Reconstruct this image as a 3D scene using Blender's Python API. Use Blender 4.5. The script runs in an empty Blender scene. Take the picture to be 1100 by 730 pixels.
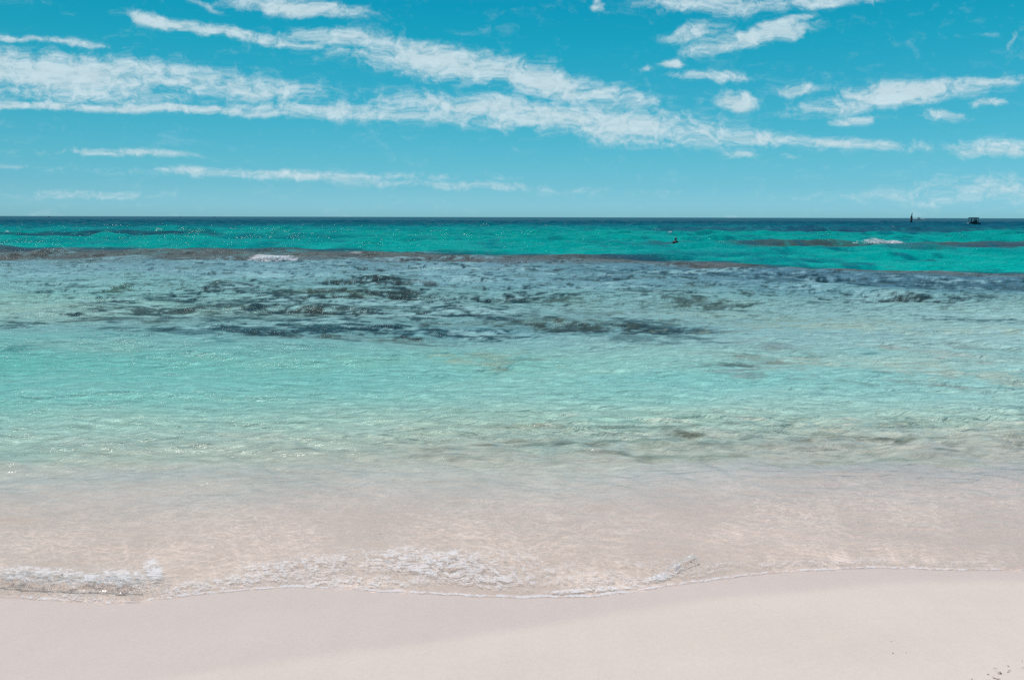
import bpy, bmesh, math, random
import numpy as np
from mathutils import Matrix, Vector

random.seed(7)
RNG = np.random.RandomState(11)
scene = bpy.context.scene
COL = scene.collection

# ------------------------------------------------------------------ camera
H = 2.5                      # eye height above the water
FPX = 856.0                  # focal length in pixels of the 1100 px wide photograph
PITCH = math.atan((365 - 233.2) / FPX)
ROLL = math.radians(0.13)
SUN_EL, SUN_AZ = math.radians(64), math.radians(-50)   # azimuth from +Y (out to sea), negative = left

cam_d = bpy.data.cameras.new('camera')
cam = bpy.data.objects.new('camera', cam_d)
COL.objects.link(cam)
cam_d.sensor_width = 36.0
cam_d.lens = FPX / 1100 * 36.0
cam_d.clip_start = 0.05
cam_d.clip_end = 60000
CM = Matrix.Rotation(math.pi / 2 - PITCH, 3, 'X') @ Matrix.Rotation(ROLL, 3, 'Z')
cam.matrix_world = Matrix.Translation((0, 0, H)) @ CM.to_4x4()
scene.camera = cam
CMN = np.array(CM)


def ray(px, py):
    d = CMN @ np.array([px - 550.0, 365.0 - py, -FPX])
    return d


def at(px, py, z=0.0):
    """point of the horizontal plane z that is seen at a place of the photograph"""
    d = ray(px, py)
    t = (z - H) / d[2]
    return d[0] * t, d[1] * t


def to_px(x, y, z=0.0):
    p = np.stack([x, y, np.zeros_like(x) + z - H], -1) @ CMN
    return 550 - FPX * p[..., 0] / p[..., 2], 365 + FPX * p[..., 1] / p[..., 2]


# ------------------------------------------------------------------ world
def nodes_of(nt):
    return nt.nodes, nt.links


def lin(c):
    return tuple(((v / 255) / 12.92 if v / 255 <= 0.04045 else ((v / 255 + 0.055) / 1.055) ** 2.4) for v in c)


world = bpy.data.worlds.new('World')
scene.world = world
world.use_nodes = True
N, L = nodes_of(world.node_tree)
N.clear()


def wn(t, **kw):
    n = N.new(t)
    for k, v in kw.items():
        setattr(n, k, v)
    return n


def math_node(N, L, op, a, b=None, c=None, clamp=False):
    n = N.new('ShaderNodeMath')
    n.operation = op
    n.use_clamp = clamp
    for i, v in enumerate((a, b, c)):
        if v is None:
            continue
        if hasattr(v, 'default_value') or hasattr(v, 'links'):
            L.new(v, n.inputs[i])
        else:
            n.inputs[i].default_value = v
    return n.outputs[0]


def smooth(N, L, v, a, b, o0=0.0, o1=1.0, kind='SMOOTHSTEP'):
    n = N.new('ShaderNodeMapRange')
    n.interpolation_type = kind
    L.new(v, n.inputs[0])
    n.inputs[1].default_value = a
    n.inputs[2].default_value = b
    n.inputs[3].default_value = o0
    n.inputs[4].default_value = o1
    return n.outputs[0]


def mixc(N, L, f, a, b, blend='MIX'):
    n = N.new('ShaderNodeMix')
    n.data_type = 'RGBA'
    n.blend_type = blend
    n.clamp_factor = True
    for idx, v in ((0, f), (6, a), (7, b)):
        if isinstance(v, (int, float)):
            n.inputs[idx].default_value = v
        elif isinstance(v, tuple):
            n.inputs[idx].default_value = tuple(v[:3]) + (1,)
        else:
            L.new(v, n.inputs[idx])
    return n.outputs[2]


SKY_STRENGTH = 0.115
sky = wn('ShaderNodeTexSky', sky_type='NISHITA')
sky.sun_disc = False
sky.sun_elevation = SUN_EL
sky.sun_rotation = SUN_AZ
sky.altitude = 0
sky.air_density = 1.0
sky.dust_density = 0.3
sky.ozone_density = 2.0
tc = wn('ShaderNodeTexCoord')
sep = wn('ShaderNodeSeparateXYZ')
L.new(tc.outputs['Generated'], sep.inputs[0])
yy = math_node(N, L, 'MAXIMUM', sep.outputs[1], 0.02)
uu = math_node(N, L, 'DIVIDE', sep.outputs[0], yy)
vv = math_node(N, L, 'DIVIDE', sep.outputs[2], yy)
uv = wn('ShaderNodeCombineXYZ')
L.new(uu, uv.inputs[0])
L.new(vv, uv.inputs[1])

# teal cast of the air, strongest at the top of the view
elev = smooth(N, L, sep.outputs[2], 0.0, 1.0, kind='LINEAR')
ramp = wn('ShaderNodeValToRGB')
SKY_TINT = [(0.0125, (0.2425, 0.5463, 0.9354)), (0.037, (0.1902, 0.4849, 0.753)), (0.065, (0.1561, 0.486, 0.6543)), (0.109, (0.101, 0.4973, 0.5962)), (0.198, (0.0227, 0.5393, 0.5682)), (0.243, (0.0031, 0.5217, 0.5639))]
SKY_TINT += [(0.45, (0.30, 0.62, 0.66)), (0.9, (0.75, 0.75, 0.75))]  # unseen upper sky turned neutral so its light does not tint the sand
SKY_TINT = [(e0, (c0[0] * 1.02 + 0.012, c0[1] * 1.145, c0[2] * 1.075)) for e0, c0 in SKY_TINT]
ramp.color_ramp.elements[0].position = 0.0
ramp.color_ramp.elements[0].color = SKY_TINT[0][1] + (1,)
ramp.color_ramp.elements[1].position = SKY_TINT[-1][0]
ramp.color_ramp.elements[1].color = SKY_TINT[-1][1] + (1,)
for e_, c_ in SKY_TINT[:-1]:
    ramp.color_ramp.elements.new(e_).color = c_ + (1,)
L.new(elev, ramp.inputs[0])
skyc0 = mixc(N, L, 1.0, sky.outputs[0], ramp.outputs[0], 'MULTIPLY')
even = N.new('ShaderNodeVectorMath')     # evens the air out between the sunward and the far side
even.operation = 'SCALE'
L.new(skyc0, even.inputs[0])
L.new(smooth(N, L, uu, -0.65, 0.65, 0.95, 1.30, 'LINEAR'), even.inputs['Scale'])
skyc = even.outputs[0]

# warped direction plane for the clouds
nz = wn('ShaderNodeTexNoise')
nz.inputs['Scale'].default_value = 16.0
nz.inputs['Detail'].default_value = 5.0
L.new(uv.outputs[0], nz.inputs['Vector'])
sub = wn('ShaderNodeVectorMath', operation='SUBTRACT')
L.new(nz.outputs['Color'], sub.inputs[0])
sub.inputs[1].default_value = (0.5, 0.5, 0.5)
mul = wn('ShaderNodeVectorMath', operation='MULTIPLY')
L.new(sub.outputs[0], mul.inputs[0])
mul.inputs[1].default_value = (0.11, 0.020, 0)
add = wn('ShaderNodeVectorMath', operation='ADD')
L.new(uv.outputs[0], add.inputs[0])
L.new(mul.outputs[0], add.inputs[1])

CLOUDS = [  # photograph place, half length, half width, tilt (down to the right), density
    (60, 78, 190, 22, 3, 1.0), (235, 92, 125, 13, 4, .95), (60, 100, 150, 14, 2, .8),
    (120, 116, 330, 5, 1.5, .95), (410, 120, 170, 11, 2, .95), (560, 122, 160, 17, 5, 1.0),
    (700, 138, 110, 18, 5, 1.0), (800, 147, 90, 10, 6, .8), (880, 152, 130, 6, 2, .6), (640, 128, 60, 22, 10, .8),
    (175, 24, 50, 8, 12, .9), (270, 37, 120, 7, 9, .85), (420, 50, 110, 13, 8, .95), (470, 66, 120, 19, 10, 1.0),
    (580, 86, 110, 18, 15, 1.0), (650, 100, 60, 10, 15, .8), (315, 6, 85, 9, 5, .95),
    (50, 43, 85, 4, 5, .7),
    (760, 3, 75, 12, 4, 1.0), (860, 5, 80, 7, -4, .95), (745, 36, 30, 9, -5, .9), (800, 43, 60, 10, -14, 1.0), (830, 27, 45, 5, -16, .8),
    (722, 67, 14, 5, 0, .7), (770, 82, 40, 7, 0, .95), (785, 105, 25, 11, 8, .95), (690, 75, 12, 4, 0, .5), (730, 82, 16, 5, 10, .5),
    (960, 103, 95, 13, -8, 1.0), (1010, 92, 75, 9, -7, .95), (865, 97, 30, 7, -3, .9), (915, 129, 32, 5, -3, .8),
    (1057, 110, 22, 5, 0, .8), (1015, 124, 24, 7, 3, .8), (1075, 160, 55, 10, 0, .55), (980, 155, 30, 7, 0, .5),
    (785, 166, 18, 5, 0, .6), (850, 168, 16, 4, 0, .5),
    (125, 165, 90, 4.5, 2, .62), (300, 187, 200, 6, 1, .56), (480, 198, 110, 5, 2, .52), (100, 209, 75, 5, 0, .52),
    (640, 205, 90, 5, 0, .25), (1060, 205, 110, 22, -4, .42), (950, 213, 90, 8, 0, .3), (15, 180, 30, 3, 0, .3),
    (1090, 40, 30, 3, -25, .4), (1060, 38, 20, 3, -10, .3), (220, 5, 18, 4, 20, .5), (650, 3, 10, 8, -50, .5)]


def dirplane(px, py):
    d = ray(px, py)
    return d[0] / d[1], d[2] / d[1]


acc = None
for cx, cy, a, b, ang, den in CLOUDS:
    den = den if den > 0.75 else den + 0.16
    c0 = dirplane(cx, cy)
    t = math.radians(ang)
    c1 = dirplane(cx + a * math.cos(t), cy + a * math.sin(t))
    c2 = dirplane(cx - b * math.sin(t), cy + b * math.cos(t))
    la = math.hypot(c1[0] - c0[0], c1[1] - c0[1])
    lb = math.hypot(c2[0] - c0[0], c2[1] - c0[1])
    m = wn('ShaderNodeMapping', vector_type='TEXTURE')
    m.inputs['Location'].default_value = (c0[0], c0[1], 0)
    m.inputs['Rotation'].default_value = (0, 0, math.atan2(c1[1] - c0[1], c1[0] - c0[0]))
    m.inputs['Scale'].default_value = (la, lb, 1)
    L.new(add.outputs[0], m.inputs['Vector'])
    ln = wn('ShaderNodeVectorMath', operation='LENGTH')
    L.new(m.outputs[0], ln.inputs[0])
    mv = smooth(N, L, ln.outputs['Value'], 0.1, 1.95, den, 0.0)
    acc = mv if acc is None else math_node(N, L, 'SMOOTH_MAX', acc, mv, 0.12)


def wnoise(scale, stretch, detail, rough, rot=-4):
    m = wn('ShaderNodeMapping')
    m.inputs['Rotation'].default_value = (0, 0, math.radians(rot))
    m.inputs['Scale'].default_value = (scale, scale * stretch, 1)
    L.new(add.outputs[0], m.inputs['Vector'])
    n = wn('ShaderNodeTexNoise')
    n.inputs['Scale'].default_value = 1
    n.inputs['Detail'].default_value = detail
    n.inputs['Roughness'].default_value = rough
    L.new(m.outputs[0], n.inputs['Vector'])
    return n.outputs['Fac']


n1 = wnoise(11, 3.2, 8, 0.62)
n2 = wnoise(48, 1.7, 8, 0.72, 8)
nsum = math_node(N, L, 'ADD', math_node(N, L, 'MULTIPLY', n1, 0.45), math_node(N, L, 'MULTIPLY', n2, 0.55))
nn = math_node(N, L, 'MULTIPLY', math_node(N, L, 'SUBTRACT', nsum, 0.5), 4.2)
dens = math_node(N, L, 'ADD', acc, nn)
fac = smooth(N, L, dens, 0.12, 1.18, 0.0, 1.0)
# far thin clouds near the horizon fade into the air
fac = math_node(N, L, 'MULTIPLY', fac, smooth(N, L, acc, 0.05, 0.75, 0.25, 0.92))
shade = smooth(N, L, n2, 0.30, 0.68, 0.86, 1.06, 'LINEAR')
cloud_col = mixc(N, L, 1.0, (1.0, 1.0, 1.0), (1.0, 1.0, 1.0), 'MULTIPLY')
cvm = wn('ShaderNodeVectorMath', operation='SCALE')
cvm.inputs[0].default_value = tuple(v / SKY_STRENGTH for v in lin((198, 220, 228)))
L.new(shade, cvm.inputs['Scale'])
skymix = mixc(N, L, fac, skyc, cvm.outputs[0])
bg = wn('ShaderNodeBackground')
bg.inputs[1].default_value = SKY_STRENGTH
L.new(skymix, bg.inputs[0])
wo = wn('ShaderNodeOutputWorld')
L.new(bg.outputs[0], wo.inputs[0])

# ------------------------------------------------------------------ sun
sd = bpy.data.lights.new('sun', 'SUN')
sd.energy = 3.3
sd.angle = math.radians(0.53)
sd.color = (1.0, 0.965, 0.92)
sun = bpy.data.objects.new('sun', sd)
COL.objects.link(sun)
sdir = Vector((math.sin(SUN_AZ) * math.cos(SUN_EL), math.cos(SUN_AZ) * math.cos(SUN_EL), math.sin(SUN_EL)))
sun.rotation_euler = sdir.to_track_quat('Z', 'Y').to_euler()
sun.location = sdir * 50

scene.view_settings.view_transform = 'Standard'
scene.view_settings.look = 'None'
scene.view_settings.exposure = 0.04
scene.view_settings.gamma = 1.0
scene.cycles.use_denoising = False
scene.cycles.max_bounces = 6
scene.cycles.transparent_max_bounces = 12
scene.cycles.sample_clamp_indirect = 4.0
scene.cycles.sample_clamp_direct = 9.0

# ------------------------------------------------------------------ noise in numpy
_perm = RNG.permutation(512).astype(np.int64)
_perm = np.concatenate([_perm, _perm])
_ang = RNG.rand(512) * 2 * np.pi
_gx, _gy = np.cos(_ang), np.sin(_ang)


def perlin(x, y):
    xi = np.floor(x)
    yi = np.floor(y)
    xf = x - xi
    yf = y - yi
    xi = xi.astype(np.int64) & 511
    yi = yi.astype(np.int64) & 511
    u = xf * xf * xf * (xf * (xf * 6 - 15) + 10)
    v = yf * yf * yf * (yf * (yf * 6 - 15) + 10)

    def g(ix, iy, fx, fy):
        h = _perm[(_perm[ix & 511] + iy) & 511]
        return _gx[h] * fx + _gy[h] * fy
    a = g(xi, yi, xf, yf)
    b = g(xi + 1, yi, xf - 1, yf)
    c = g(xi, yi + 1, xf, yf - 1)
    d = g(xi + 1, yi + 1, xf - 1, yf - 1)
    return (a + u * (b - a) + v * ((c + u * (d - c)) - (a + u * (b - a)))) * 1.5


def fbm(x, y, octv=4, gain=0.5):
    s = 0
    a = 1.0
    t = 0
    for i in range(octv):
        s = s + a * perlin(x * 2 ** i + 17.3 * i, y * 2 ** i - 9.1 * i)
        t += a
        a *= gain
    return s / t


def sstep(v, a, b):
    t = np.clip((v - a) / (b - a), 0, 1)
    return t * t * (3 - 2 * t)


# ------------------------------------------------------------------ shoreline
SHORE_PX = [(-400, 650), (-150, 644), (0, 641), (60, 646), (130, 648), (175, 643), (230, 636), (320, 631), (400, 633),
            (470, 640), (560, 642), (620, 643), (680, 637), (715, 629), (760, 624), (830, 616), (900, 611),
            (960, 611), (1030, 613), (1100, 612), (1300, 606), (1600, 600)]
_sp = np.array([at(*p) for p in SHORE_PX])


def shore(x):
    y = np.interp(x, _sp[:, 0], _sp[:, 1])
    for o in (-0.12, -0.06, 0.06, 0.12):
        y = y + np.interp(x + o, _sp[:, 0], _sp[:, 1])
    y = y / 5
    # small lobes of the swash edge
    return y + 0.035 * fbm(x * 1.6, x * 0 + 3.7, 3) + 0.012 * perlin(x * 7.0, x * 0 + 8.2)


# ------------------------------------------------------------------ mesh helpers
def make_mesh(name, V, F, mat=None, smoothed=True):
    me = bpy.data.meshes.new(name)
    V = np.asarray(V, dtype=np.float32)
    F = np.asarray(F, dtype=np.int32)
    me.vertices.add(len(V))
    me.vertices.foreach_set('co', V.ravel())
    k = F.shape[1]
    me.loops.add(F.size)
    me.loops.foreach_set('vertex_index', F.ravel())
    me.polygons.add(len(F))
    me.polygons.foreach_set('loop_start', np.arange(0, F.size, k, dtype=np.int32))
    me.polygons.foreach_set('loop_total', np.full(len(F), k, dtype=np.int32))
    me.update(calc_edges=True)
    me.polygons.foreach_set('use_smooth', np.full(len(F), smoothed, dtype=bool))
    if mat:
        me.materials.append(mat)
    return me


def grid_faces(nr, nc):
    i = np.arange(nr - 1)[:, None] * nc + np.arange(nc - 1)[None, :]
    return np.stack([i, i + 1, i + nc + 1, i + nc], -1).reshape(-1, 4)


def fattr(me, name, v):
    a = me.attributes.new(name, 'FLOAT', 'POINT')
    a.data.foreach_set('value', np.asarray(v, dtype=np.float32).ravel())


def cattr(me, name, c):
    a = me.attributes.new(name, 'FLOAT_COLOR', 'POINT')
    c = np.concatenate([c.reshape(-1, 3), np.ones((c.size // 3, 1))], 1)
    a.data.foreach_set('color', c.astype(np.float32).ravel())


def link(name, me, parent=None, loc=(0, 0, 0), **props):
    o = bpy.data.objects.new(name, me)
    COL.objects.link(o)
    o.location = loc
    if parent:
        o.parent = parent
    for k, v in props.items():
        o[k] = v
    return o


def new_mat(name):
    m = bpy.data.materials.new(name)
    m.use_nodes = True
    m.node_tree.nodes.clear()
    return m, m.node_tree.nodes, m.node_tree.links


def attr_node(N, name):
    n = N.new('ShaderNodeAttribute')
    n.attribute_name = name
    return n


def noise_node(N, L, vec, scale, detail=3, rough=0.5, dist=0.0):
    n = N.new('ShaderNodeTexNoise')
    n.inputs['Scale'].default_value = scale
    n.inputs['Detail'].default_value = detail
    n.inputs['Roughness'].default_value = rough
    n.inputs['Distortion'].default_value = dist
    if vec is not None:
        L.new(vec, n.inputs['Vector'])
    return n


def mapping(N, L, vec, scale=(1, 1, 1), rot=0.0, loc=(0, 0, 0)):
    m = N.new('ShaderNodeMapping')
    m.inputs['Scale'].default_value = scale
    m.inputs['Rotation'].default_value = (0, 0, rot)
    m.inputs['Location'].default_value = loc
    L.new(vec, m.inputs['Vector'])
    return m.outputs[0]


# ------------------------------------------------------------------ sand (beach and sea bed in one sheet)
def sand_height(x, y):
    d = shore(x) - y                       # > 0 on the beach
    # swash slope, then steeper under water, flattening out to sea
    z = np.where(d > 0, 0.105 * d + 0.012 * d * d * (d < 4) + (d >= 4) * (0.012 * 16 + 0.05 * (d - 4)),
                 0.0)
    dd = np.maximum(-d, 0)
    z = z - 0.045 * dd - 0.010 * np.minimum(dd, 12) ** 2 * 0.9
    z = z + 0.010 * fbm(x * 0.7 + 5, y * 0.9, 3) * sstep(np.abs(d), 0.1, 1.2)
    # ripples of the bed
    z = z + 0.006 * perlin(x * 2.2 + 0.8 * perlin(x, y), y * 7.0) * sstep(-d, 0.4, 2.0) * (1 - sstep(-d, 10, 14))
    return z


sand_mat, N, L = new_mat('sand')
geo = N.new('ShaderNodeNewGeometry')
wet = attr_node(N, 'wet').outputs['Fac']
big = noise_node(N, L, mapping(N, L, geo.outputs['Position'], (0.5, 0.9, 1)), 1.0, 4, 0.55).outputs['Fac']
fine = noise_node(N, L, geo.outputs['Position'], 260.0, 3, 0.7).outputs['Fac']
mid = noise_node(N, L, geo.outputs['Position'], 34.0, 4, 0.7).outputs['Fac']
dry_c = mixc(N, L, smooth(N, L, big, 0.35, 0.65), (0.650, 0.540, 0.462), (0.685, 0.565, 0.490))
wet_c = mixc(N, L, smooth(N, L, big, 0.35, 0.65), (0.600, 0.496, 0.428), (0.625, 0.516, 0.448))
damp_c = mixc(N, L, smooth(N, L, big, 0.35, 0.65), (0.600, 0.488, 0.432), (0.625, 0.508, 0.452))
c1 = mixc(N, L, smooth(N, L, wet, 0.0, 0.5), dry_c, damp_c)
c2 = mixc(N, L, smooth(N, L, wet, 0.5, 1.0), c1, wet_c)
grain = smooth(N, L, fine, 0.3, 0.7, 0.90, 1.08, 'LINEAR')
grain2 = smooth(N, L, mid, 0.3, 0.7, 0.965, 1.03, 'LINEAR')
gg = math_node(N, L, 'MULTIPLY', grain, grain2)
sc = N.new('ShaderNodeVectorMath')
sc.operation = 'SCALE'
L.new(c2, sc.inputs[0])
L.new(gg, sc.inputs['Scale'])
# scattered dark shell grit
vor = N.new('ShaderNodeTexVoronoi')
vor.inputs['Scale'].default_value = 9.0
L.new(geo.outputs['Position'], vor.inputs['Vector'])
spot = smooth(N, L, vor.outputs['Distance'], 0.018, 0.035, 1, 0)
sepc = N.new('ShaderNodeSeparateColor')
L.new(vor.outputs['Color'], sepc.inputs[0])
spot = math_node(N, L, 'MULTIPLY', spot, smooth(N, L, sepc.outputs[0], 0.90, 0.93))
colr = mixc(N, L, math_node(N, L, 'MULTIPLY', spot, 0.55), sc.outputs[0], (0.22, 0.17, 0.14))
bs = N.new('ShaderNodeBsdfPrincipled')
L.new(colr, bs.inputs['Base Color'])
L.new(smooth(N, L, wet, 0.2, 1.0, 0.95, 0.55), bs.inputs['Roughness'])
bs.inputs['Specular IOR Level'].default_value = 0.15
bmp = N.new('ShaderNodeBump')
bmp.inputs['Strength'].default_value = 0.35
bmp.inputs['Distance'].default_value = 0.004
hsum = math_node(N, L, 'ADD', fine, math_node(N, L, 'MULTIPLY', mid, 1.5))
L.new(hsum, bmp.inputs['Height'])
L.new(bmp.outputs[0], bs.inputs['Normal'])
out = N.new('ShaderNodeOutputMaterial')
L.new(bs.outputs[0], out.inputs[0])

xs = np.concatenate([np.linspace(-120, -9, 60), np.linspace(-8.9, 8.9, 720), np.linspace(9, 120, 60)])
ys = np.concatenate([np.linspace(-60, 0.5, 60), np.linspace(0.6, 10, 470), np.linspace(10.1, 60, 160)])
X, Y = np.meshgrid(xs, ys)
Z = sand_height(X, Y)
# foot-smoothed undulations of the beach face
D = shore(X) - Y
Z = Z + 0.012 * fbm(X * 1.1 + 3, Y * 1.7 + 1, 3) * sstep(D, 0.15, 1.0)
me = make_mesh('sand', np.stack([X, Y, Z], -1).reshape(-1, 3), grid_faces(len(ys), len(xs)), sand_mat)
# damp reach of the last swash: its edge runs from lower left up to the right
reach = np.interp(X, [at(p, q)[0] for p, q in ((0, 800), (340, 735), (560, 690), (760, 650), (1000, 632), (1100, 628))],
                  [at(p, q)[1] for p, q in ((0, 800), (340, 735), (560, 690), (760, 650), (1000, 632), (1100, 628))])
reach = reach + 0.08 * fbm(X * 0.9, Y * 0.4 + 7, 3)
wetv = 0.5 * sstep(Y - reach, -0.10, 0.16) * sstep(X, -60, 0 - 59)
lipw = 0.62 * (1 - sstep(D + 0.08 * fbm(X * 1.3, X * 0 + 2, 2), 0.05, 0.30)) * (D > 0)
wetv = np.maximum(np.maximum(wetv, lipw), sstep(D, 0.03, -0.10))
fattr(me, 'wet', wetv)
link('sand', me, kind='structure')

# ------------------------------------------------------------------ the sea
BOUNDARY = ([0, 200, 370, 500, 620, 700, 800, 900, 1000, 1100], [268, 268, 268.5, 272, 275, 279, 284, 289, 292, 294])


def sea_rows():
    d, r = -0.25, []
    while d < 24000:
        r.append(d)
        y = d + 5.1
        s = max(0.0075, 0.6 * (y * y + 6) / 2175)
        if y < 110:
            s = min(s, 0.30)
        else:
            s = 0.30 + (y - 110) * 0.004 if y < 520 else 1.94 + (y - 520) * 0.03
        d += s
    r.append(30000)
    return np.array(r)


rows = sea_rows()
sc_ = np.concatenate([-np.geomspace(6, 0.80, 40)[:-1], np.linspace(-0.80, 0.80, 1050), np.geomspace(0.80, 6, 40)[1:]])
DD, SS = np.meshgrid(rows, sc_, indexing='ij')
X = SS * (DD + 7.1)
w = np.exp(-np.maximum(DD, 0) / 2.5)
sh = shore(X)
Y = DD + w * sh + (1 - w) * 5.1
PX, PY = to_px(X, Y, 0.0)
PX = np.where(Y > 1, PX, 550)
spacing = np.gradient(rows)[:, None] + 0 * X
dsh = Y - sh

# colours of the water column over its bed, by place
PAL_Y = [231, 235, 240, 246, 254, 262, 268, 280, 290, 300, 312, 325, 340, 355, 368, 385, 405, 430, 455, 475, 500, 540, 590, 650]
PAL = {
    'L': [(12, 82, 108), (10, 90, 112), (2, 108, 122), (0, 128, 132), (0, 140, 140), (0, 150, 145), (70, 150, 155), (120, 165, 172), (128, 172, 178), (130, 180, 180), (138, 192, 184), (148, 194, 180), (150, 188, 178), (122, 172, 170), (118, 184, 176), (102, 192, 182), (108, 196, 186), (124, 198, 188), (150, 200, 190), (166, 198, 188), (178, 194, 184), (188, 188, 178), (204, 186, 170), (214, 184, 166)],
    'M': [(10, 78, 105), (8, 88, 112), (0, 112, 124), (0, 145, 142), (0, 158, 150), (0, 166, 156), (60, 165, 165), (112, 150, 165), (122, 164, 174), (118, 162, 172), (122, 170, 174), (130, 176, 174), (126, 168, 168), (104, 154, 162), (130, 178, 176), (132, 192, 182), (126, 196, 188), (142, 198, 188), (158, 194, 182), (170, 186, 176), (184, 188, 182), (196, 188, 180), (204, 186, 172), (214, 184, 168)],
    'R': [(12, 84, 108), (10, 88, 112), (14, 92, 115), (16, 98, 118), (0, 140, 142), (0, 155, 148), (0, 160, 150), (0, 168, 158), (20, 150, 155), (98, 140, 156), (104, 150, 160), (144, 184, 180), (160, 196, 190), (156, 192, 188), (156, 192, 188), (156, 190, 184), (146, 194, 190), (150, 198, 192), (164, 192, 182), (184, 192, 184), (196, 192, 190), (200, 190, 187), (206, 188, 176), (214, 186, 170)]}


def lin_np(c):
    c = np.clip(np.asarray(c, dtype=float), 0, 255) / 255
    return np.where(c <= 0.04045, c / 12.92, ((c + 0.055) / 1.055) ** 2.4)


# uneven borders between the zones: wandering in real metres
wob = fbm(X * 0.10 + 2, Y * 0.16, 4) * np.clip(2200 / (Y * Y + 60) * 1.5, 0.3, 9)
QY = PY + np.clip(wob, -12, 12) * sstep(PY, 236, 262)
QY = np.maximum(QY, 231)
cols = {}
for k in PAL:
    pc = lin_np(PAL[k])
    cols[k] = np.stack([np.interp(QY, PAL_Y, pc[:, i]) for i in range(3)], -1)
t = np.clip(PX / 550, 0, 2)[..., None]
t1 = np.clip(t, 0, 1)
t2 = np.clip(t - 1, 0, 1)
body = cols['L'] * (1 - t1) + cols['M'] * (t1 - t2) + cols['R'] * t2
body[...] = np.where(PX[..., None] < 0, cols['L'], body)

# the turquoise deep starts behind the reef crest
bnd = np.interp(PX, *BOUNDARY) + 1.6 * fbm(X * 0.13, Y * 0.06 + 9, 4)
deep = 1 - sstep(PY, bnd - 1.2, bnd + 0.8)
deepcol = np.stack([np.interp(QY, [231, 235, 240, 246, 254, 264, 300], lin_np(
    [(10, 78, 105), (8, 88, 112), (2, 110, 122), (0, 140, 138), (0, 158, 148), (0, 166, 156), (0, 176, 164)])[:, i]) for i in range(3)], -1)
inside = (PY < bnd + 4)[..., None]
body = np.where(inside & (QY[..., None] > 246), deepcol * deep[..., None] + body * (1 - deep[..., None]), body)
# reef flat colour directly in front of the crest (right side)
flat = sstep(PY, bnd + 0.5, bnd + 3) * (1 - sstep(PY, bnd + 14, bnd + 22)) * sstep(PX, 500, 800)
body = body * (1 - flat[..., None]) + lin_np((94, 136, 152)) * flat[..., None]


def blend(mask, colour, amt=1.0):
    global body
    m = (np.clip(mask, 0, 1) * amt)[..., None]
    body = body * (1 - m) + lin_np(colour) * m


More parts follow.
